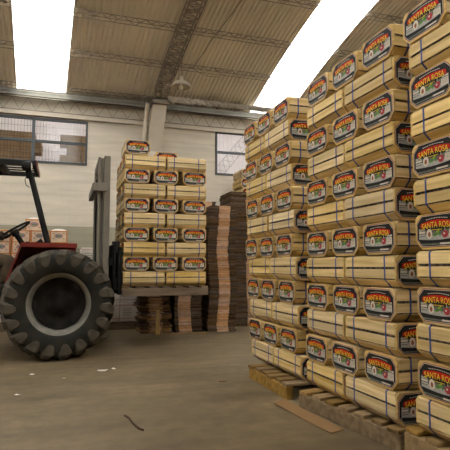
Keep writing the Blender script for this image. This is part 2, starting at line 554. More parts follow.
# lattice purlins
PUR = [4.35, 5.17, 6.02, 6.93, 7.79, 8.72]
PN = ['seen highest in the photo', 'second from the top of the photo', 'third from the top of the photo', 'above the hanging lamp chain',
      'level with the hanging lamp', 'lowest, just above the gutter']
for y, nm in zip(PUR, PN):
    r = root('roof_purlin', (0, y, vz(y)-.02), 'lattice steel purlin crossing the roof, ' + nm, 'roof beam', 'lattice purlins under the vault')
    r.rotation_euler = (-math.asin((y-VC)/VR), 0, 0)
    for yy, zz in ((-.042, -.02), (.042, -.02), (0, -.115)):
        MB().tube((X0, yy, zz), (X1, yy, zz), .0058, M['steel'], 6).build('chord', r)
    b = MB()
    k = int((X1-X0)/.16)
    for i in range(k):
        a = X0 + .16*i
        b.tube((a, -.042, -.02), (a+.08, 0.042, -.02), .0045, M['steel'], 4, cap=False).tube((a+.08, .042, -.02), (a+.16, -.042, -.02), .0045, M['steel'], 4, cap=False)
        if i % 2 == 0:
            b.tube((a, -.042, -.02), (a+.16, 0, -.115), .0045, M['steel'], 4, cap=False).tube((a+.16, 0, -.115), (a+.32, -.042, -.02), .0045, M['steel'], 4, cap=False)
    b.build('web', r)

# lattice arch
ar = root('lattice_arch', (1.54, 8.7, 4.0), 'wide lattice steel arch rising from the pillar across the roof', 'roof arch')
ys = [8.44 - .12*i for i in range(58)]
def ap(x, y, d): return (x + .036*(8.7-y), y-8.7, vz(y)-d-4.0)
b = MB()
for x in (-0.108, 0.108):
    for d in (.06, .18):
        c = MB()
        for ya, yb in zip(ys, ys[1:]):
            c.tube(ap(x, ya, d), ap(x, yb, d), .011, M['steel'], 5, cap=False)
        c.build('chord', ar)
for i, (ya, yb) in enumerate(zip(ys, ys[1:])):
    s = 1 if i % 2 else -1
    for d in (.06, .18):
        b.tube(ap(-.108*s, ya, d), ap(.108*s, yb, d), .0075, M['steel'], 4, cap=False)
        b.tube(ap(-0.108, ya, d), ap(0.108, ya, d), .006, M['steel'], 4, cap=False)
    for x in (-0.108, 0.108):
        b.tube(ap(x, ya, .06 if s > 0 else .18), ap(x, yb, .18 if s > 0 else .06), .0075, M['steel'], 4, cap=False)
b.build('web', ar)

# pillar and pipe
pl = MB()
vs = [(1.43, 8.55, 3.86), (1.68, 8.55, 3.86), (1.66, 8.99, 3.86), (1.43, 8.99, 3.86), (1.40, 8.93, 3.10), (1.655, 8.93, 3.10), (1.655, 8.998, 3.10), (1.40, 8.998, 3.10),
      (1.40, 8.93, 0), (1.655, 8.93, 0), (1.655, 8.998, 0), (1.40, 8.998, 0)]
fs = [(0,3,2,1)] + [(a, b, b+4, a+4) for a, b in ((0,1),(1,2),(2,3))] + [(3,0,4,7)] + [(4,5,9,8),(5,6,10,9),(6,7,11,10),(7,4,8,11),(8,9,10,11)]
pl.add(vs, fs, M['concrete'])
pil = pl.build('pillar')
tag(pil, 'pale painted concrete pillar with sloping head under the lattice arch', 'pillar', kind='structure')
pp = MB()
pp.path([(1.36, 8.72, 3.92), (1.335, 8.90, 3.4), (1.335, 8.93, 3.1), (1.335, 8.93, .02)], .04, M['concrete'], 12)
tag(pp.build('downpipe'), 'pale round downpipe running down the wall beside the pillar', 'pipe')
cap_ = MB()
cap_.box((1.40, 8.46, 3.862), (1.70, 8.78, 3.90), M['steel']).tube((1.42, 8.56, 3.93), (1.68, 8.56, 3.93), .05, M['galv'], 10)
tag(cap_.build('arch_bracket'), 'steel pivot bracket seating the lattice arch on the pillar top', 'bracket')

# hanging lamp
LX, LY, LZ = 1.722, 7.6, 3.865
lamp = root('pendant_lamp', (LX, LY, LZ), 'unlit bell-shaped pendant lamp hanging on a chain in front of the lattice arch', 'lamp')
MB().lathe([(.152, 0), (.158, .006), (.150, .035), (.11, .085), (.06, .115), (.035, .125), (.035, .175), (.0, .18)], M['lampshade'], 28).lathe([(.148, .004), (.105, .08), (.05, .108), (0, .11)], M['lampshade'], 28).build('lamp_shade', lamp)
MB().lathe([(0, -.045), (.022, -.04), (.036, -.02), (.036, -.005), (.022, .03), (.018, .1)], M['bulb'], 16).build('bulb', lamp)
MB().path([(0, 0, .175), (.012, 0, .23), (0, 0, vz(LY)-LZ-.0)], .006, M['steel'], 6).build('chain', lamp)
cb = MB()
pts = [(1.69+.02*math.sin(i), y, vz(y)-.16-.05*math.sin(PI*i/12)) for i, y in enumerate([7.55-.17*i for i in range(13)])]
pts2 = [(1.86+.06*i, 7.6+.03*i, vz(7.6)-.16-.06*math.sin(PI*i/10)) for i in range(11)]
cb.path(pts2, .006, M['steel'])
tag(cb.build('cable'), 'thin dark cable looping across the roof beside the hanging lamp', 'cable')
cb = MB()
cb.path([(2.30, 6.0, vz(6.0)-.03), (2.22, 6.5, vz(6.5)-.03), (2.08, 7.2, vz(7.2)-.03), (1.98, 7.85, vz(7.85)-.03)], .007, M['steel'])
tag(cb.build('conduit'), 'thin straight conduit clipped up the roof sheets to the right of the arch', 'conduit')

# boxes stacked in the neighbouring hall (seen through the window)
bx = MB().box((-.2, -.17, 0), (.2, .17, .207), M['cardbox'], bev=.006).box((-.2, -.1705, .098), (.2, -.17, .112), M['sheet'])
proto = None
place_names = 'first second third fourth fifth sixth seventh'.split()
for run, xs in enumerate(([-2.05+.408*i for i in range(4)], [.05+.408*i for i in range(2)])):
    for r in range(5):
        for i, x in enumerate(xs):
            if proto is None:
                proto = bx.build('cardboard_box'); o = proto
            else:
                o = proto.copy(); COL.objects.link(o)
            o.location = (x + (.13 if r % 2 else 0) + random.uniform(-.003, .003), 10.5 + random.uniform(-.01, .01), 2.601 + .209*r)
            tag(o, 'brown box behind the window, %s from left in the %s row of the %s stack' % (place_names[i], ORD[r+1], 'narrow' if run else 'wide'), 'box', 'boxes beyond the window')

# girder beyond the second window
g2 = root('steel_girder', (0, 0, 0), 'leaning lattice girder seen through the window beside the tall crates', 'girder')
a0, a1 = Vector((2.75, 10.7, 2.62)), Vector((4.1, 10.7, 4.25))
off = Vector((.18, 0, -.15))
MB().tube(a0, a1, .012, M['palesteel']).build('chord', g2); MB().tube(a0+off, a1+off, .012, M['palesteel']).build('chord', g2)
b = MB()
for i in range(14):
    t0, t1 = i/14, (i+1)/14
    b.tube(a0.lerp(a1, t0), a0.lerp(a1, t1)+off, .007, M['palesteel'], 5).tube(a0.lerp(a1, t0)+off, a0.lerp(a1, t1), .007, M['palesteel'], 5)
b.build('web', g2)

# ------------------------------------------------------------------ the crate
CL, CW, CH = 0.498, 0.300, 0.1742
PITCH = 0.178
def octo(w, h, ct, cbt, z0=0.0):
    a = w/2
    return [(-a, z0+cbt), (-a+cbt, z0), (a-cbt, z0), (a, z0+cbt), (a, z0+h-ct), (a-ct, z0+h), (-a+ct, z0+h), (-a, z0+h-ct)]
CB, CT = .044, .012

def crate_body(seed):
    rnd = random.Random(seed)
    m = MB()
    t = .006
    L = CL/2 - .012
    j = lambda s=.004: rnd.uniform(-s, 0)
    for sy in (-1, 1):
        y = sy*CW/2
        for z0, z1 in ((CB+.005, CB+.055), (CB+.068, CH-CT+.001)):
            m.box((-L+j(), min(y, y-sy*t), z0+j(.0015)), (L+j(), max(y, y-sy*t), z1+j(.0015)), M['crate'])
        # tilted slats on the lower and upper corners
        for (ya, za, yb, zb) in ((CW/2-.001, CB-.003, CW/2-CB-.001, .0035), (CW/2-.001, CH-CT+.002, CW/2-CT, CH-.001)):
            p, q = Vector((0, sy*ya, za)), Vector((0, sy*yb, zb))
            d = (q-p)/2; nrm = Vector((0, -d.z, d.y)).normalized()
            if nrm.y*sy > 0: nrm = -nrm
            m.obox((p+q)/2 + nrm*t/2, (L+j(), 0, 0), d*(.84 if za < .05 else .94), nrm*t/2, M['crate'])
    for (a, b) in ((-.100, -.038), (-.030, .030), (.038, .100)):
        m.box((-L+j(), a, 0), (L+j(), b, t), M['crate'])
    for (a, b) in ((-.122, -.046), (-.038, .038), (.046, .122)):
        m.box((-L+j(), a, CH-t), (L+j(), b, CH), M['crate'])
    # inner battens
    for x in (-L+.02, L-.02):
        m.box((x-.007, -CW/2+.022, CB), (x+.007, CW/2-.022, CH-.01), M['panel'])
    return m

def text_mesh(txt, width, height, bold):
    cu = bpy.data.curves.new('lettering', 'FONT')
    cu.body = txt
    cu.offset = bold
    cu.resolution_u = 3
    cu.align_x = 'CENTER'
    ob = bpy.data.objects.new('lettering', cu)
    COL.objects.link(ob)
    bpy.context.view_layer.update()
    dg = bpy.context.evaluated_depsgraph_get()
    me = bpy.data.meshes.new_from_object(ob.evaluated_get(dg))
    vs = [v.co.copy() for v in me.vertices]
    fs = [tuple(p.vertices) for p in me.polygons]
    bpy.data.objects.remove(ob); bpy.data.curves.remove(cu); bpy.data.meshes.remove(me)
    xs = [v.x for v in vs]; ysv = [v.y for v in vs]
    sx, sy = width/(max(xs)-min(xs)), height/(max(ysv)-min(ysv))
    cx, cy = (max(xs)+min(xs))/2, (max(ysv)+min(ysv))/2
    return [((v.x-cx)*sx, (v.y-cy)*sy) for v in vs], fs

def label_mesh():
    """printed octagonal label, u to the right and v up, facing +X"""
    m = MB()
    k = [0]
    def put(pts, fs, mat, lift):
        m.add([(lift*.00035, u, v) for u, v in pts], fs, mat)
    def poly(pts, mat, lift):
        put(pts, [tuple(range(len(pts)))], mat, lift)
    def rect(u0, v0, u1, v1, mat, lift):
        poly([(u0, v0), (u1, v0), (u1, v1), (u0, v1)], mat, lift)
    def ell(cu, cv, a, b, mat, lift, n=18, rot=0.0):
        cs, sn = math.cos(rot), math.sin(rot)
        pts = []
        for i in range(n):
            x, y = a*math.cos(2*PI*i/n), b*math.sin(2*PI*i/n)
            pts.append((cu + x*cs - y*sn, cv + x*sn + y*cs))
        poly(pts, mat, lift)
    def oc(w, h, c):
        return [(u, v) for u, v in octo(w, h, c, c, -h/2)]
    LW, LH = .282, .157
    poly(oc(LW, LH, .037), M['maroon'], 1)
    poly(oc(LW-.006, LH-.006, .0365), M['cream'], 2)
    poly(oc(LW-.011, LH-.011, .035), M['black'], 3)
    # picture field
    poly([(-.124, -.040), (-.124, .014), (.124, .014), (.124, -.040)], M['pgrey'], 4)
    poly([(-.124, -.046), (.124, -.046), (.124, -.014), (.03, -.022), (-.03, -.022), (-.124, -.014)], M['plight'], 5)
    poly([(-.085, .012), (.066, .012), (.050, -.004), (-.062, -.004)], M['pdark'], 5)
    # side panels of small print
    for i, v in enumerate((.006, -.006, -.018, -.031)):
        rect(-.123, v-.0045, -.080, v+.0045, M['plight'] if i != 1 else M['cream'], 6)
    rect(-.123, -.0135, -.080, -.0105, M['black'], 7)
    rect(-.121, -.026, -.080, -.0235, M['black'], 7)
    rect(.082, .004, .123, .013, M['cream'], 6)
    rect(.076, -.034, .123, .000, M['cream'], 6)
    for v in (-.006, -.014, -.022):
        rect(.084, v-.001, .117, v+.001, M['pgrey'], 7)
    # red band with arched top
    top = [(.108 - .0135*i, .038 + .014*math.sin(PI*i/16)) for i in range(17)]
    low = [(-.112 + .014*i, .017 + .006*math.sin(PI*i/16)) for i in range(17)]
    poly(low + top, M['red'], 7)
    poly([(-.110, .004), (.110, .004), (.112, .020), (-.112, .020)], M['black'], 6)
    # small print line over the band
    for i in range(13):
        u = -.066 + .011*i
        vv = .0545 + .006*math.sin(PI*(i+.5)/13)
        rect(u-.0038, vv-.0018, u+.0038, vv+.0018, M['cream'], 8)
    v2, f2 = text_mesh('SANTA ROSA', .200, .029, .010)
    arch = lambda u, v: (u, v + .0225 + .006*math.cos(u/.094*PI/2))
    put([(arch(u, v)[0]+.0018, arch(u, v)[1]-.0022) for u, v in v2], f2, M['black'], 9)
    put([arch(u, v) for u, v in v2], f2, M['yellow'], 10)
    for i in range(7):
        u = -.03 + .010*i
        rect(u-.004, .0025, u+.004, .0055, M['yellow'], 10)
    # halved bulb, leaves, red onion
    ell(-.050, -.014, .0195, .0235, M['cream'], 9)
    ell(-.050, -.017, .009, .0125, M['brown'], 10)
    ell(-.002, -.012, .022, .0065, M['green'], 9, rot=.75)
    ell(.014, -.010, .020, .0055, M['green'], 9, rot=1.9)
    ell(.008, -.004, .013, .004, M['lime'], 10, rot=.5)
    ell(-.014, -.022, .014, .005, M['green'], 9, rot=.1)
    ell(.052, -.020, .0195, .017, M['onion'], 9)
    ell(.047, -.017, .006, .005, M['cream'], 10)
    poly([(.050, -.004), (.054, -.004), (.0535, .016), (.0515, .016)], M['cream'], 9)
    # dark sweeping foot band and small print
    bot = [(-.122 + .01525*i, -.038 - .007*math.sin(PI*i/16)) for i in range(17)]
    poly([(.108, -.058), (.122, -.045)] + list(reversed(bot)) + [(-.122, -.046), (-.108, -.058)], M['black'], 9)
    poly([(-.100, -.069), (.100, -.069), (.112, -.057), (.02, -.060), (-.112, -.060)], M['pgrey'], 10)
    rect(.020, -.067, .095, -.059, M['cream'], 11)
    return m

panel_m = MB().prism(octo(CW-.002, CH-.003, CT+.006, CB, .0015), -.007, .005, M['panel']).mesh('end_panel')
label_m = label_mesh().mesh('printed_label')
fill_m = MB().prism(octo(CW-.022, CH-.022, .024, .036, .011), -CL/2+.012, CL/2-.012, M['produce']).mesh('produce')
def strap_mesh(x):
    m = MB()
    out = octo(CW+.003, CH+.003, CT, CB, -.0015)
    inn = octo(CW-.001, CH-.001, CT, CB, .0005)
    n = 8
    for a, b in ((out, inn),):
        vs = [(x-.0055, y, z) for y, z in a] + [(x+.0055, y, z) for y, z in a] + [(x-.0055, y, z) for y, z in b] + [(x+.0055, y, z) for y, z in b]
        fs = []
        for i in range(n):
            j = (i+1) % n
            fs += [(i, j, n+j, n+i), (i, 2*n+i, 2*n+j, j), (n+i, n+j, 3*n+j, 3*n+i)]
        m.add(vs, fs, M['strap'])
    return m.mesh('strap')
strap_ms = [strap_mesh(-.152), strap_mesh(.160)]
body_ms = [crate_body(s).mesh('slatted_body') for s in (1, 2, 3)]

def obj(name, me, parent, loc=(0, 0, 0), rz=0.0):
    o = bpy.data.objects.new(name, me)
    COL.objects.link(o)
    o.parent = parent
    o.location = loc
    o.rotation_euler = (0, 0, rz)
    return o
protos = []
def make_crate(i):
    r = root('produce_crate', (0, 0, 0), None, 'crate')
    obj('slatted_body', body_ms[i], r)
    for s in (1, -1):
        p = obj('end_panel', panel_m, r, (s*(CL/2-.005), 0, 0), 0 if s > 0 else PI)
        l = obj('printed_label', label_m, p, (.0052, 0, CH/2+.003))
        l['label'] = 'octagonal printed label with red band and yellow lettering'
    for sm in strap_ms:
        obj('strap', sm, r)['label'] = 'blue strap'
    f = obj('produce', fill_m, r)
    f['kind'] = 'stuff'
    return r
ncr = 0
def place_crate(x, y, z, rz, label, group, tall=1.0):
    """axis along X when rz = 0"""
    global ncr
    i = ncr % 3
    if len(protos) < 3:
        r = make_crate(i); protos.append(r)
    else:
        r = copy_tree(protos[i])
    ncr += 1
    j = random.uniform
    r.location = (x + j(-.004, .004), y + j(-.004, .004), z)
    r.rotation_euler = (0, 0, rz + (PI if random.random() < .5 else 0) + j(-.009, .009))
    r.scale = (1, 1, tall)
    tag(r, label, 'crate', group)
    return r

SIDE3 = ('first', 'middle', 'last')
def stack(nm, grp, X, Y, base, layers, pitch, ends, longs, lean=0.0, slip=0.0):
    """blocked stack with its faces at x = X and y = Y; X rows reach towards +X, Y rows towards +Y. ends/longs say which crates show."""
    for k in range(layers):
        z = base + pitch*k + .001
        oy = lean*k + (slip if k % 2 and k < 7 else 0)
        name_k = ORD[k+1] + ' layer up' if k else 'bottom layer'
        if k == layers-1: name_k = 'top layer'
        if k % 2:                     # crates across: their ends at the aisle
            for (r, i) in ends:
                x = X + .25 + .512*r
                y = Y + oy + CW/2 + (1.02-CW)/2*i
                lab = 'wooden crate, printed end outward, %s in %s of the %s' % (('right one', 'middle one', 'left one')[i], name_k, nm)
                if r: lab = 'wooden crate behind the right end crate in %s of the %s' % (name_k, nm)
                place_crate(x, y, z, 0, lab, grp, pitch/PITCH)
        else:
            for (c, i) in longs:
                x = X + CW/2 + (1.02-CW)/2*c
                y = Y + oy + .25 + .515*i
                lab = 'wooden crate, slatted side outward, %s in %s of the %s' % (('right one', 'left one')[i], name_k, nm)
                if c: lab = 'wooden crate behind the right long crate in %s of the %s' % (name_k, nm)
                place_crate(x, y, z, PI/2, lab, grp, pitch/PITCH)

ENDS = [(0, 0), (0, 1), (0, 2), (1, 0)]
LONG = [(0, 0), (0, 1), (1, 0)]
PH = 0.112
stack('middle stack', 'crates of the middle stack', 1.69, 2.262, PH, 12, .1834, ENDS, LONG, lean=-.006)
stack('narrow far stack', 'crates of the far stack', 1.68, 3.35, PH, 12, .1858, ENDS, LONG, lean=.016, slip=.055)
# the nearest stack runs out of the picture: only its far column shows
for k in range(12):
    z = .152 + PITCH*k + .001
    yn = 2.035 + .0025*k + (.052, .028, .03, .01, 0, 0, 0, 0, 0, 0, 0, .03)[k]
    nk = 'top layer' if k == 11 else (ORD[k+1] + ' layer up' if k else 'bottom layer')
    if k % 2:
        place_crate(1.67+.25, yn-CW/2, z, 0, 'big wooden crate, printed end out, %s of the stack at the right edge' % nk, 'crates of the nearest stack')
    else:
        place_crate(1.67+CW/2, yn-.25, z, PI/2, 'big wooden crate, slatted side out, %s of the stack at the right edge' % nk, 'crates of the nearest stack')

# ------------------------------------------------------------------ pallets
def pallet(X, Y, wx, wy, label, mat, along='x', ndeck=7, group='wooden pallets', rz=0.0, z=0.0, height=PH):
    """stringers along Y (deck boards along X) when along == 'x'"""
    r = root('pallet', (X, Y, z), label, 'pallet', group, rz)
    h0, bt = height-.022, .022
    def bx_(lo, hi, name):
        m = MB()
        if along == 'x':
            m.box(lo, hi, mat, bev=.004)
        else:
            m.box((lo[1], lo[0], lo[2]), (hi[1], hi[0], hi[2]), mat, bev=.004)
        return m.build(name, r)
    for i in range(3):
        a = (wx-.055)*i/2
        bx_((a, 0, .0), (a+.055, wy, h0-.001), 'stringer')
    p = (wy-.09)/(ndeck-1)
    for i in range(ndeck):
        j = random.uniform(-.012, .012)
        bx_((.002+j, p*i, h0), (wx-.002+j, p*i+.09, height), 'deck_board')
    return r
pallet(1.685, 2.235, 1.05, .93, 'worn pallet under the middle stack of crates', M['pallet'], rz=.13)
pallet(1.555, 3.345, 1.14, .76, 'worn pallet under the narrow far stack of crates', M['pallet'], ndeck=6)
pallet(1.66, 1.02, 1.14, 1.15, 'pallet with a clean new end board under the nearest stack', M['pallet'], ndeck=8, height=.151)

# ------------------------------------------------------------------ load on the fork
FX, FY, FZ = 0.665, 5.95, 0.728
pallet(FX-.01, FY, 1.04, 1.06, 'raised pallet on the fork beneath the load of crates', M['palletgrey'], along='y', z=FZ-.115, height=.113)
LOAD = 'crates of the load on the fork'
def pitchf(k): return FZ + .0015 + PITCH*k
for k in range(9):
    z = pitchf(k)*1.0
    nk = ORD[k+1] + ' layer up' if k else 'bottom layer'
    if k % 2 == 0:
        for i in range(2):
            place_crate(FX+.25+.52*i, FY+CW/2, z, 0, 'wooden crate on the fork, slatted side in front, %s in its %s' % (('left one', 'right one')[i], nk), LOAD)
        for c in (1, 2):
            place_crate(FX+.25, FY+CW/2+(1.02-CW)/2*c, z, 0, 'wooden crate on the fork, %s along the mast side of its %s' % (('second', 'third')[c-1], nk), LOAD)
    else:
        for i in range(3):
            place_crate(FX+CW/2+(1.02-CW)/2*i, FY+.25, z, PI/2, 'wooden crate on the fork, printed end in front, %s in its %s' % (('left one', 'middle one', 'right one')[i], nk), LOAD)
        place_crate(FX+CW/2, FY+.765, z, PI/2, 'wooden crate on the fork, rear one on the mast side of its %s' % nk, LOAD)
    back = ('second row', 'back row')
    if k % 2 == 0:
        for c in (1, 2):
            place_crate(FX+.25+.52, FY+CW/2+(1.02-CW)/2*c, z, 0, 'wooden crate on the fork, %s on the stack side of its %s' % (back[c-1], nk), LOAD)
    else:
        for i in (1, 2):
            place_crate(FX+CW/2+(1.02-CW)/2*i, FY+.765, z, PI/2, 'wooden crate on the fork, behind the %s end crate of its %s' % (('', 'middle', 'right')[i], nk), LOAD)
z = pitchf(9)
place_crate(FX+CW/2-.0, FY+.25, z, PI/2, 'single wooden crate alone on top at the front of the load on the fork', LOAD)
place_crate(FX+CW/2+.46, FY+.78, z, PI/2, 'rear wooden crate barely peeping over the top right of the fork load', LOAD)

# ------------------------------------------------------------------ tractor with fork mast
TR = root('forklift_tractor', (0, 6.45, 0), 'old dusty red tractor with a fork mast, huge lugged tyre and roof frame', 'forklift')
def tb(mb, name, parent=TR):
    o = mb.build(name, parent)
    o.location = Vector((0, -6.45, 0)) if parent is TR else (0, 0, 0)
    return o

def big_wheel(name, cx, y_in, sgn, cz, R, wd, rimr, nl, label):
    """sgn: +1 when the outer side faces -Y"""
    T = Matrix.Translation((cx, y_in, cz)) @ Matrix.Rotation(PI/2, 4, 'X') if sgn > 0 else Matrix.Translation((cx, y_in, cz)) @ Matrix.Rotation(-PI/2, 4, 'X')
    h = wd/2
    m = MB()
    prof = [(rimr, -h*.72), (rimr+.03, -h*.9), (rimr+.10*R/.56, -h), (R-.10, -h*.98), (R-.045, -h*.86), (R-.03, -h*.5), (R-.027, 0), (R-.03, h*.5), (R-.045, h*.86), (R-.10, h*.98), (rimr+.10*R/.56, h), (rimr+.03, h*.9), (rimr, h*.72), (rimr-.02, 0)]
    m.lathe(prof, M['tyre'], 72, T)
    for s in (-1, 1):
        for i in range(nl):
            a0 = 2*PI*(i + (.5 if s > 0 else 0))/nl
            # lug path from the tread centre out over the shoulder and down the sidewall
            st = []
            for t, (rr, zz, da, hw, hgt) in enumerate(((R-.030, .04*h, -.17, .034, .028), (R-.030, .5*h, -.05, .040, .029), (R-.036, .84*h, .03, .052, .030), (R-.060, .985*h, .065, .058, .020), (R-.095, .99*h, .075, .055, .014), (R-.136, .985*h, .082, .046, .009), (R-.162, .98*h, .086, .024, .002))):
                st.append((rr, s*zz, a0 + da, hw, hgt))
            vs = []
            for q, (rr, zz, a, hw, hgt) in enumerate(st):
                er = Vector((math.cos(a), math.sin(a), 0)); et = Vector((-math.sin(a), math.cos(a), 0)); ez = Vector((0, 0, s))
                k = (1, 1, .75, .15, 0, 0, 0)[q]
                out = (er*k + ez*(1-k)).normalized()
                c = er*rr + Vector((0, 0, zz))
                vs += [c - et*hw*1.15 - out*.012, c - et*hw*.75 + out*hgt, c + et*hw*.75 + out*hgt, c + et*hw*1.15 - out*.012]
            fs = []
            for q in range(len(st)-1):
                for e in range(3):
                    f = (q*4+e, q*4+e+1, q*4+5+e, q*4+4+e)
                    fs.append(f if s < 0 else f[::-1])
            e = (len(st)-1)*4
            fs += [(0, 1, 2, 3), (e+3, e+2, e+1, e)]
            m.add(vs, fs, M['lug'], False, T)
    w_ = tb(m, name)
    if label: w_['label'] = label
    r = MB()
    r.lathe([(rimr+.016, h*.70), (rimr+.012, h*.76), (rimr-.004, h*.74), (rimr-.012, h*.60), (rimr-.020, h*.60), (rimr-.026, h*.40), (rimr-.033, h*.38), (rimr-.045, h*.1), (rimr-.045, -h*.7), (rimr, -h*.76)], M['rim'], 64, T)
    o = tb(r, 'rim', w_); o['label'] = 'pale dusty rim ring'
    d = MB()
    d.lathe([(rimr-.044, h*.1), (rimr-.06, h*.06), (rimr-.09, h*.02), (rimr-.11, -.04*h), (.15, -.2*h), (.13, -.05*h), (.07, -.02*h), (.06, .1*h), (0, .1*h)], M['wheeldark'], 48, T)
    for i in range(8):
        a = 2*PI*i/8 + .2
        d.tube(T @ Vector((.105*math.cos(a), .105*math.sin(a), -.06*h)), T @ Vector((.105*math.cos(a), .105*math.sin(a), .06*h)), .011, M['wheeldark'], 6)
    for i in range(8):
        a = 2*PI*i/8
        rr = rimr-.068
        d.obox(T @ Vector((rr*math.cos(a), rr*math.sin(a), .14*h)), T.to_3x3() @ Vector((.016*math.cos(a), .016*math.sin(a), 0)), T.to_3x3() @ Vector((-.035*math.sin(a), .035*math.cos(a), 0)), T.to_3x3() @ Vector((0, 0, .03)), M['wheeldark'])
    tb(d, 'wheel_disc', w_)
    return w_
big_wheel('drive_wheel', -.043, 5.60, 1, .573, .573, .40, .318, 19, 'huge near tyre with dusty lugs')
big_wheel('drive_wheel', -.053, 7.30, -1, .568, .568, .40, .318, 19, None)
big_wheel('steering_axle_wheel', -2.05, 5.85, 1, .36, .36, .22, .19, 16, None)
big_wheel('steering_axle_wheel', -2.05, 7.05, -1, .36, .36, .22, .19, 16, None)
m = MB()
m.box((-2.3, 6.15, .42), (-1.0, 6.75, .86), M['dark'], bev=.03).box((-1.0, 6.15, .42), (.30, 6.75, .69), M['dark'], bev=.03)
m.box((-.30, 5.78, .42), (.20, 7.12, .72), M['dark'], bev=.03)
m.tube((-2.05, 5.95, .36), (-2.05, 6.95, .36), .06, M['dark'], 12).box((-.9, 6.05, .62), (-.2, 6.85, .70), M['dark'])
tb(m, 'chassis')
m = MB()
m.box((-2.55, 6.17, .86), (-1.52, 6.73, 1.28), M['tred'], bev=.05)
tb(m, 'engine_hood')['label'] = 'red engine hood'
m = MB()
m.box((-1.40, 6.22, .86), (-.98, 6.68, .885), M['dark'], bev=.03).box((-1.47, 6.22, .95), (-1.36, 6.68, 1.36), M['dark'], bev=.03)
tb(m, 'seat')
def fender(ya, yb, yin):
    m = MB()
    t = .012
    prof = [(-.575, .80), (-.432, 1.212), (.125, 1.208)]
    for (xa, za), (xb, zb) in zip(prof, prof[1:]):
        d = Vector((xb-xa, 0, zb-za)); n = Vector((-d.z, 0, d.x)).normalized()
        m.obox(((xa+xb)/2, (ya+yb)/2, (za+zb)/2), d/2, (0, (yb-ya)/2, 0), n*t/2, M['tred'])
        # rolled lip
        yl = ya if yin > ya else yb
        lw = .023 if abs(d.z) < .05 else .009
        m.obox(((xa+xb)/2 - n.x*(lw-.006), yl, (za+zb)/2 - n.z*(lw-.006)), d/2, (0, .008, 0), n*lw, M['tred'])
    # inner side panel
    vs = [(-.575, yin, .62), (-.575, yin, .80), (-.432, yin, 1.21), (.125, yin, 1.21), (.125, yin, .62)]
    m.add(vs + [(x, y+.01, z) for x, y, z in vs], [(0, 1, 2, 3, 4), (9, 8, 7, 6, 5)] + [(i, 5+i, 5+(i+1) % 5, (i+1) % 5) for i in range(5)], M['tred'])
    return m
tb(fender(5.56, 6.06, 6.05), 'fender')['label'] = 'red fender over the near tyre'
tb(fender(6.84, 7.34, 6.84), 'fender')
# roof frame, posts, lamp
m = MB()
GA, GB, GZ = 6.0, 6.78, 2.125
m.box((-1.75, GA, GZ), (-.345, GA+.05, GZ+.055), M['dark']).box((-1.75, GB-.05, GZ), (-.345, GB, GZ+.055), M['dark'])
m.box((-.385, GA+.05, GZ), (-.345, GB-.05, GZ+.055), M['dark']).box((-1.75, GA+.05, GZ), (-1.71, GB-.05, GZ+.055), M['dark'])
m.box((-.78, GA+.05, GZ+.01), (-.69, GB-.05, GZ+.05), M['dark'])
m.box((-1.72, GA+.05, GZ+.045), (-.78, GB-.05, GZ+.053), M['dark'])
m.box((-.345, GA, GZ-.004), (-.333, GB, GZ+.06), M['tred'])
rf = tb(m, 'roof_frame')
for i in range(4):
    y = GA+.15 + .155*i
    tb(MB().box((-.69, y-.012, GZ+.015), (-.385, y+.012, GZ+.03), M['dark']), 'slat', rf)
for (xa, xb) in ((-.435, -.185), (-1.70, -1.60)):
    for y in (5.93, 6.84):
        m = MB()
        a, b = Vector((xa, y+(.05 if y < 6.4 else -.05), GZ+.02)), Vector((xb, y, 1.20 if xa > -1 else .8))
        m.tube(a, b, .027, M['dark'], 10)
        m.box((b.x-.05, y-.04, b.z-.012), (b.x+.05, y+.04, b.z+.008), M['dark'])
        if xa > -1:
            m.add([(b.x-.17, y-.01, b.z), (b.x-.02, y-.01, b.z), (b.x-.075, y-.01, b.z+.085), (b.x-.17, y+.01, b.z), (b.x-.02, y+.01, b.z), (b.x-.075, y+.01, b.z+.085)],
                  [(0, 1, 2), (5, 4, 3), (0, 3, 4, 1), (1, 4, 5, 2), (2, 5, 3, 0)], M['dark'])
        else:
            m.tube(b, (b.x, y, .84), .027, M['dark'], 8).tube((b.x, y, .84), (b.x, 6.45, .84), .027, M['dark'], 8)
        tb(m, 'roof_post')
wl_ = MB()
Tl = Matrix.Translation((-.43, 5.90, 2.095)) @ Matrix.Rotation(PI/2, 4, 'Y')
wl_.lathe([(0, -.06), (.035, -.055), (.058, -.02), (.062, .035), (.058, .045)], M['dark'], 20, Tl)
wl_.tube((-.43, 5.90, 2.05), (-.42, 5.96, 1.97), .018, M['dark'])
wo = tb(wl_, 'work_light')
tb(MB().lathe([(.056, .040), (.03, .052), (0, .055)], M['lens'], 20, Tl), 'lens', wo)['label'] = 'pale lens'
wr = MB().path([(-.425, 5.93, 2.0), (-.45, 5.91, 1.94), (-.435, 5.92, 1.88), (-.40, 5.93, 1.86)], .005, M['dark'], 5)
tb(wr, 'wiring')
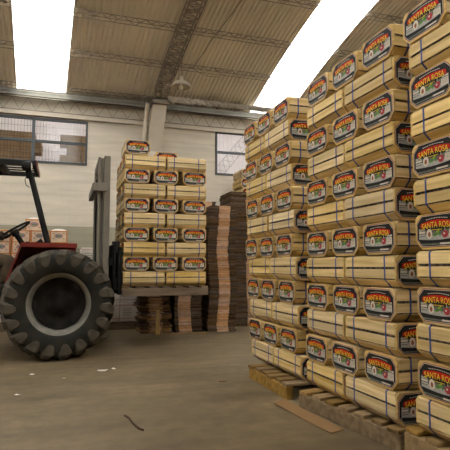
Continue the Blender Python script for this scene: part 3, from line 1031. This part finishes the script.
# steering wheel and column
SC = Vector((-.59, 6.40, 1.395))
sd = Vector((.54, 0, -.84)).normalized(); su = Vector((.84, 0, .54)).normalized(); sv = Vector((0, 1, 0))
m = MB()
N = 36
for i in range(N):
    a, b = 2*PI*i/N, 2*PI*(i+1)/N
    m.tube(SC + .20*(math.cos(a)*su + math.sin(a)*sv), SC + .20*(math.cos(b)*su + math.sin(b)*sv), .014, M['dark'], 8, cap=False)
for a in (.3, .3+2*PI/3, .3+4*PI/3):
    m.tube(SC + sd*.035, SC + .195*(math.cos(a)*su + math.sin(a)*sv), .011, M['dark'], 6)
m.tube(SC - sd*.0, SC + sd*.06, .045, M['dark'], 12)
tb(m, 'steering_wheel')
tb(MB().tube(SC + sd*.05, SC + sd*.72, .030, M['dark'], 10), 'steering_column')
m = MB().tube((-.30, 6.32, .86), (-.42, 6.28, 1.22), .012, M['dark'], 8).tube((-.42, 6.28, 1.22), (-.425, 6.278, 1.26), .022, M['dark'], 10)
tb(m, 'lever')
# mast
for y, s in ((6.06, 1), (6.82, -1)):
    m = MB()
    m.box((.360, y, .12), (.392, y+.10, 2.29), M['mast'], bev=.004).box((.430, y, .12), (.505, y+.10, 2.31), M['mast'], bev=.004)
    m.box((.392, y+.05, .12), (.430, y+.09, 2.29), M['mast'])
    tb(m, 'mast_upright')['label'] = 'pale dusty steel upright'
    m = MB()
    m.box((.372, y+.17*s+(.0 if s > 0 else .04), .30), (.46, y+.17*s+(.06 if s > 0 else .10), 2.12), M['dark'])  # inner rails blackened to paint in the shade on the far upright
    tb(m, 'shade_inner_rail')
m = MB()
m.box((.295, 6.0, 1.868), (.358, 7.02, 1.966), M['mast'], bev=.008).box((.358, 6.0, 1.868), (.462, 6.055, 1.966), M['mast'], bev=.006)
tb(m, 'crossmember')
tb(MB().box((.36, 6.165, 2.20), (.40, 6.81, 2.29), M['mast'], bev=.006), 'crossmember')
tb(MB().box((.30, 6.0, .44), (.358, 7.0, .60), M['mast']), 'crossmember')
m = MB()
for x, y in ((.33, 6.36), (.33, 6.60)):
    m.tube((x+.10, y, .3), (x+.10, y, 1.9), .035, M['dark'], 12)
tb(m, 'lift_cylinder')
m = MB()
for y in (6.02, 6.34, 6.60, 6.90):
    m.box((.555, y, .66), (.585, y+.075, 1.235), M['dark'], bev=.006)
    m.box((.612, y-.005, .63), (.652, y+.085, 1.20), M['dark'], bev=.006)
m.box((.575, 6.0, 1.13), (.605, 7.0, 1.245), M['dark']).box((.575, 6.0, .70), (.605, 7.0, .82), M['dark']).box((.54, 6.01, 1.235), (.62, 6.10, 1.265), M['dark'])
m.box((.50, 6.05, .98), (.545, 6.95, 1.06), M['dark'])
tb(m, 'fork_carriage')
for y in (6.22, 6.66):
    m = MB()
    m.box((.614, y, .640), (.650, y+.11, 1.19), M['dark']).box((.614, y, .634), (1.68, y+.11, .672), M['dark'])
    tb(m, 'fork_tine')

# ------------------------------------------------------------------ the driver (mostly outside the picture)
def skinned(name, verts, edges_, radii, mat, parent=None, levels=1, rootv=0):
    me = bpy.data.meshes.new(name)
    me.from_pydata(verts, edges_, [])
    me.materials.append(mat)
    o = bpy.data.objects.new(name, me)
    COL.objects.link(o)
    if parent: o.parent = parent
    md = o.modifiers.new('skin', 'SKIN')
    for i, r in enumerate(radii):
        sv_ = me.skin_vertices[0].data[i]
        sv_.radius = (r, r) if not isinstance(r, tuple) else r
        sv_.use_root = (i == rootv)
    md.use_smooth_shade = True
    sb = o.modifiers.new('subdivision', 'SUBSURF')
    sb.levels = sb.render_levels = levels
    return o
PX, PY, PZ = -1.16, 6.45, 1.04
J = dict(pel=(PX, PY, PZ), waist=(PX-.02, PY, PZ+.16), chest=(PX+.0, PY, PZ+.36), neck0=(PX+.02, PY, PZ+.50), neck=(PX+.035, PY, PZ+.545), head0=(PX+.06, PY, PZ+.60), head=(PX+.07, PY, PZ+.67), crown=(PX+.06, PY, PZ+.735),
         shR=(PX+.02, PY-.19, PZ+.46), elR=(PX+.12, PY-.27, PZ+.22), wrR=(PX+.345, PY-.185, PZ+.305),
         shL=(PX+.02, PY+.19, PZ+.46), elL=(PX+.14, PY+.27, PZ+.24), wrL=(PX+.40, PY+.15, PZ+.36),
         hipR=(PX+.04, PY-.10, PZ-.01), knR=(PX+.590, PY-.29, PZ-.005), anR=(PX+.50, PY-.29, PZ-.29), toR=(PX+.62, PY-.29, PZ-.31),
         hipL=(PX+.04, PY+.10, PZ-.01), knL=(PX+.46, PY+.18, PZ-.02), anL=(PX+.42, PY+.18, PZ-.29), toL=(PX+.54, PY+.18, PZ-.31))
def sk(name, chain_list, rad, mat, parent=None, levels=1, mul=1.0):
    names = []
    for c in chain_list:
        for n_ in c:
            if n_ not in names: names.append(n_)
    ed = [(names.index(a), names.index(b)) for c in chain_list for a, b in zip(c, c[1:])]
    return skinned(name, [J[n_] for n_ in names], ed, [rad[n_]*mul for n_ in names], mat, parent, levels)
RAD = dict(pel=.135, waist=.125, chest=.15, neck0=.07, neck=.06, head0=.088, head=.118, crown=.095, shR=.062, elR=.045, wrR=.03, shL=.062, elL=.045, wrL=.03,
           hipR=.088, knR=.064, anR=.042, toR=.035, hipL=.088, knL=.064, anL=.042, toL=.035)
body_chains = [('pel', 'waist', 'chest', 'neck0', 'neck', 'head0', 'head', 'crown'), ('chest', 'shR', 'elR', 'wrR'), ('chest', 'shL', 'elL', 'wrL'), ('pel', 'hipR', 'knR', 'anR', 'toR'), ('pel', 'hipL', 'knL', 'anL', 'toL')]
person = sk('person', body_chains, RAD, M['skin'], None, 2)
tag(person, 'seated driver in brown work trousers gripping the steering wheel at the left edge', 'person')
tr_ = dict(RAD); tr_.update(knR=.092, anR=.075, knL=.09, anL=.075)
sk('trousers', [('waist', 'pel'), ('pel', 'hipR', 'knR', 'anR'), ('pel', 'hipL', 'knL', 'anL')], tr_, M['trouser'], person, 2, 1.12)['label'] = 'creased brown work trousers'
sk('jacket', [('pel', 'waist', 'chest', 'neck0'), ('chest', 'shR', 'elR', 'wrR'), ('chest', 'shL', 'elL', 'wrL')], dict(RAD, neck0=.075), M['jacket'], person, 2, 1.16)
for s_ in 'RL':
    a, b = Vector(J['an'+s_]), Vector(J['to'+s_])
    bt = MB()
    bt.box((a.x-.05, a.y-.05, .702), (b.x+.07, a.y+.05, .775), M['boot'], bev=.02).box((a.x-.05, a.y-.048, .76), (a.x+.06, a.y+.048, .86), M['boot'], bev=.02)
    bt.build('boot', person)
hm = MB()
hc = Vector(J['head']) + Vector((-.014, 0, .012))
vsr = []
hm.lathe([(.098*math.sin(PI*.5*i/6), .103*math.cos(PI*.5*i/6)) for i in range(7)], M['hair'], 20, Matrix.Translation(hc))
hm.build('hair', person)
fc = MB()
h0 = Vector(J['head'])
fc.obox(h0+Vector((.098, 0, -.022)), (.018, 0, -.006), (0, .012, 0), (0, 0, .022), M['skin'])
for s_ in (-1, 1):
    fc.lathe([(.012*math.sin(PI*i/5), .010*math.cos(PI*i/5)) for i in range(6)], M['hair'], 8, Matrix.Translation(h0+Vector((.083, .032*s_, .008))))
    fc.obox(h0+Vector((-.01, .094*s_, -.015)), (.022, 0, 0), (0, .008, 0), (0, 0, .032), M['skin'])
fc.obox(h0+Vector((.082, 0, -.066)), (.008, 0, 0), (0, .025, 0), (0, 0, .006), M['brown'])
fc.build('face', person)
def hand(wr, ang, s_):
    """closed hand on the rim: palm, four curled fingers and thumb as skinned chains"""
    g = SC + .20*(math.cos(ang)*su + math.sin(ang)*sv)            # grip point on the rim
    tan = (-math.sin(ang)*su + math.cos(ang)*sv).normalized()
    outw = (math.cos(ang)*su + math.sin(ang)*sv).normalized()
    up = -sd
    wr = Vector(wr)
    V, E_, Rr = [], [], []
    def pt(p, r):
        V.append(tuple(p)); Rr.append(r); return len(V)-1
    w0 = pt(wr, .027)
    p0 = pt(g + outw*.045 + up*.030, .030)
    E_.append((w0, p0))
    for q in range(4):
        o_ = tan*(.030 - .020*q)*1.0
        k = (1, 1.08, 1.0, .82)[q]
        a = pt(g + outw*.018 + up*.034*k + o_, .0095)
        b = pt(g - outw*.020*k + up*.028 + o_, .009)
        c = pt(g - outw*.032*k - up*.004 + o_, .0085)
        d = pt(g - outw*.010 - up*.026 + o_, .0075)
        E_.extend([(p0, a), (a, b), (b, c), (c, d)])
    a = pt(g + outw*.034 + tan*.042 + up*.012, .011)
    b = pt(g + outw*.018 + tan*.052 - up*.012, .010)
    c = pt(g - outw*.006 + tan*.046 - up*.024, .009)
    E_.extend([(p0, a), (a, b), (b, c)])
    return skinned('glove', V, E_, Rr, M['glove'], person, 2)
hand(J['wrR'], PI+.75, 1)
hand(J['wrL'], PI-.9, -1)

# ------------------------------------------------------------------ flattened carton stacks by the wall
def bundle_mesh(wx, dy, sa, sb, th, seed):
    rnd = random.Random(seed)
    m = MB()
    n = 3
    t = th/n
    for i in range(n):
        z0, z1 = i*t + .0008, (i+1)*t - .0012
        j = lambda: rnd.uniform(-.014, .014)
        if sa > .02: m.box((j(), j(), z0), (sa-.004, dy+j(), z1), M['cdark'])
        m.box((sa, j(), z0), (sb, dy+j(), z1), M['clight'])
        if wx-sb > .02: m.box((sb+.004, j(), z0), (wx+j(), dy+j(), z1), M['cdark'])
    return m.mesh('cardboard_bundle')
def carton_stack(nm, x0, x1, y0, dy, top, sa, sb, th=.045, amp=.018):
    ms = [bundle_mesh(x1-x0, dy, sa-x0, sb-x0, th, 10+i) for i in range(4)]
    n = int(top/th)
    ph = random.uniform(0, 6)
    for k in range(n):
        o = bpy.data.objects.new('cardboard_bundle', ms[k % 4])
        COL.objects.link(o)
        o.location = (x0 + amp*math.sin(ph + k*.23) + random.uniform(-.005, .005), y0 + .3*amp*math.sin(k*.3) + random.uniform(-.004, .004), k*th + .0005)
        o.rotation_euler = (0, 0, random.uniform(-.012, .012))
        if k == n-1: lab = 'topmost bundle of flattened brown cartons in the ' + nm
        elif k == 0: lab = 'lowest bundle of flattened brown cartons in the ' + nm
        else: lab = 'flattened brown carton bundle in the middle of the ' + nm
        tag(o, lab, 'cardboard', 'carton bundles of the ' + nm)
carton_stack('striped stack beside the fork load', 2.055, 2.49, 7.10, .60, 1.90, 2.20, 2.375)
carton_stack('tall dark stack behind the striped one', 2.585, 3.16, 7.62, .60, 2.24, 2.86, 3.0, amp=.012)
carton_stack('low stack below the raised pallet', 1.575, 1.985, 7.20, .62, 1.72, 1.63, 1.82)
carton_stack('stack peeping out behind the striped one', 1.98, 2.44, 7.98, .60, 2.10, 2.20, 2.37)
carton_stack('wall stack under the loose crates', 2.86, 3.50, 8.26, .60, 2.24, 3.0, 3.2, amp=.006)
for k, (nm, zz) in enumerate((('lower', 2.2060), ('upper', 2.2060+PITCH))):
    place_crate(3.17 - .02*k, 8.52, zz, PI/2, '%s of two loose crates on the dark carton stack at the wall' % nm, 'crates by the wall')
place_crate(3.16, 8.52, 2.206+2*PITCH, PI/2, 'topmost loose crate high on the cartons by the wall window', 'crates by the wall')

# untidy pile of sheets
sh = [MB().box((0, 0, 0), (.43, .5, .014), M['cdark']).box((.12, -.004, 0), (.32, .0, .014), M['clight']).mesh('cardboard_sheet'),
      MB().box((0, 0, 0), (.45, .5, .020), M['sheet']).box((.14, -.004, 0), (.30, .0, .02), M['clight']).mesh('cardboard_sheet')]
z = 0.001
while z < .60:
    thick = random.random() < .22
    o = bpy.data.objects.new('cardboard_sheet', sh[1 if thick else 0])
    COL.objects.link(o)
    o.location = (1.055 + random.uniform(-.03, .03), 7.22 + random.uniform(-.04, .03), z)
    o.rotation_euler = (0, 0, random.uniform(-.06, .03))
    z += (.0205 if thick else .0145) + random.choice((0, 0, .004, .012))
    last = z >= .60
    tag(o, 'uppermost loose cardboard sheet of the untidy pile under the raised pallet' if last else 'loose dark cardboard sheet in the untidy pile behind the upright stick', 'cardboard', 'loose sheets in the untidy pile')
st = MB().prism([(-.03, 0), (.035, 0), (.028, .20), (.026, .33), (-.018, .335), (-.02, .2)], 0, .025, M['paleplank'], Matrix.Translation((1.29, 7.06, .0)) @ Matrix.Rotation(PI/2, 4, 'Z') @ Matrix.Rotation(-.06, 4, 'Y'))
tag(st.build('wooden_stick'), 'short pale wooden stick standing upright against the untidy cardboard pile', 'stick')
def flat(name, pts, h, mat, label, cat, curl=None):
    m = MB()
    n_ = len(pts)
    zs = curl or [0]*n_
    vs = [(x, y, .002+zz) for (x, y), zz in zip(pts, zs)] + [(x, y, .002+h+zz) for (x, y), zz in zip(pts, zs)]
    m.add(vs, [tuple(range(n_))[::-1], tuple(range(n_, 2*n_))] + [(i, (i+1) % n_, n_+(i+1) % n_, n_+i) for i in range(n_)], mat)
    return tag(m.build(name), label, cat)
flat('cardboard_scrap', [(1.42, 7.0), (2.0, 6.93), (2.02, 7.05), (1.45, 7.1)], .008, M['sheet'], 'flat brown cardboard scrap on the floor below the raised pallet', 'cardboard')

# ------------------------------------------------------------------ white cartons on a pallet behind the tractor
pallet(.24, 7.80, .88, .86, 'low pallet under the white cartons behind the big tyre', M['palletgrey'], along='y', height=.12)
WC = None
def white_carton():
    r = root('white_carton', (0, 0, 0), None, 'carton')
    MB().box((-.144, -.21, 0), (.144, .21, .283), M['cartonwhite'], bev=.006).build('carton_body', r)
    p = MB().box((-.142, -.2125, .045), (.142, -.2105, .051), M['cartonline']).box((-.142, -.2125, .245), (.142, -.2105, .251), M['cartonline'])
    for i in range(4):
        p.box((-.10, -.2125, .10+.03*i), (.02+.02*(i % 2), -.2105, .106+.03*i), M['pgrey'])
    p.build('printed_lines', r)['label'] = 'red and grey printed lines'
    return r
for l in range(4):
    for c in range(3):
        for d in range(2):
            if d == 1 and c != 2 and l < 3: continue
            if WC is None:
                WC = white_carton(); r = WC
            else: r = copy_tree(WC)
            r.location = (.24+.146+.294*c, 8.02+.43*d, .121 + .2845*l)
            tag(r, 'white carton with red lines, %s of three in the %s%s row behind the mast' % (('left', 'middle', 'right')[c], 'rear ' if d else '', ('bottom', 'second', 'third', 'top')[l]), 'carton', 'white cartons on the low pallet')

# ------------------------------------------------------------------ fruit cartons behind the steering wheel
FC = None
def fruit_carton():
    r = root('fruit_carton', (0, 0, 0), None, 'carton')
    m = MB()
    m.box((-.13, -.19, 0), (.13, .19, .172), M['fruit'], bev=.004)
    for x in (-.13, .112):
        m.box((x, -.193, 0), (x+.018, -.1905, .172), M['fruitedge'])
    m.box((-.112, -.193, .150), (.112, -.1905, .165), M['fruitedge'])
    for x in (-.075, .075):
        m.box((x-.012, -.193, .118), (x+.012, -.1905, .128), M['brown']).box((x-.012, -.193, .04), (x+.012, -.1905, .05), M['brown'])
    m.build('carton_body', r)
    p = MB()
    def el(a, b, mat, y):
        p.add([(a*math.cos(2*PI*i/20), y, .085+b*math.sin(2*PI*i/20)) for i in range(20)], [tuple(range(20))], mat)
    el(.062, .036, M['cartonline'], -.1945); el(.050, .027, M['fruitlabel'], -.195); el(.042, .020, M['blue'], -.1955); el(.032, .013, M['lime'], -.196)
    p.build('oval_emblem', r)['label'] = 'red and blue oval emblem'
    return r
def bag_lid(r, top):
    m = MB()
    n_ = 10
    prof = [(.118, 0), (.115, .012), (.09, .026), (.05, .034), (0, .036)]
    m.lathe(prof, M['bag'], n_, Matrix.Translation((0, 0, .173)) @ Matrix.Diagonal((1, 1.4, 1, 1)))
    m.build('paper_liner', r)['label'] = 'white liner bulging out of the top'
for l in range(8):
    for c in range(6):
        if l == 7 and c == 0: continue
        r = fruit_carton() if FC is None else copy_tree(FC)
        if FC is None: FC = r
        r.location = (-1.47 + .275*c + random.uniform(-.006, .006), 8.30 + random.uniform(-.01, .01), .135 + .1745*l)
        tag(r, 'orange and cream fruit carton, %s from left in the %s row behind the tractor' % (place_names[c], ORD[l+1]), 'carton', 'fruit cartons behind the tractor')
        if l == 7 and c == 5: bag_lid(r, True)
for c, x in ((0, -.46),):
    r = copy_tree(FC)
    r.location = (x, 8.33, .135 + .1745*8)
    tag(r, 'fruit carton set alone on top of the others, just beside the sloping roof post', 'carton', 'fruit cartons behind the tractor')
    bag_lid(r, True)
pallet(-1.66, 8.08,   .46, 1.68, 'pallet under the orange fruit cartons at the back wall', M['palletgrey'], along='y', height=.134)

# ------------------------------------------------------------------ things lying on the floor
flat('cardboard_sheet', [(1.417, 3.251), (1.455, 2.926), (1.488, 2.598), (1.592, 2.63), (1.545, 3.05), (1.516, 3.299)], .005, M['sheet'], 'flat torn cardboard sheet lying on the floor in front of the pallets', 'cardboard', [.010, 0, 0, 0, .004, .016])
def scrap(x, y, s_, mat, label, cat, name):
    rnd = random.Random(int(x*1000))
    n_ = 7
    pts = [(x + s_*rnd.uniform(.5, 1)*math.cos(2*PI*i/n_)*1.5, y + s_*rnd.uniform(.5, 1)*math.sin(2*PI*i/n_)) for i in range(n_)]
    flat(name, pts, .003, mat, label, cat, [rnd.uniform(0, .008) for _ in range(n_)])
scrap(.36, 4.78, .035, M['paper'], 'larger white paper scrap on the floor just right of the tyre', 'paper scrap', 'paper_scrap')
scrap(.47, 4.83, .018, M['paper'], 'tiny white scrap right next to the larger one near the tyre', 'paper scrap', 'paper_scrap')
scrap(-.31, 4.07, .024, M['paper'], 'white paper scrap farthest forward on the floor, below the tyre', 'paper scrap', 'paper_scrap')
scrap(-.25, 4.80, .022, M['paper'], 'pale scrap on the floor directly under the front of the tyre', 'paper scrap', 'paper_scrap')
scrap(.02, 4.55, .012, M['paper'], 'tiny pale crumb on the floor between the scraps', 'paper scrap', 'paper_scrap')
scrap(1.28, 4.02, .028, M['sheet'], 'small brown leaf-like scrap on the open middle of the floor', 'scrap', 'brown_scrap')
M['twig'] = plain('dry_twig', (0.085, 0.055, 0.032), 0.9)
tw = MB().path([(.395, 3.30, .008), (.415, 3.24, .008), (.425, 3.12, .009), (.445, 3.02, .008), (.465, 2.98, .008)], .006, M['twig'], 6)
tag(tw.build('twig'), 'thin dark twig lying alone on the open floor at the front', 'twig')
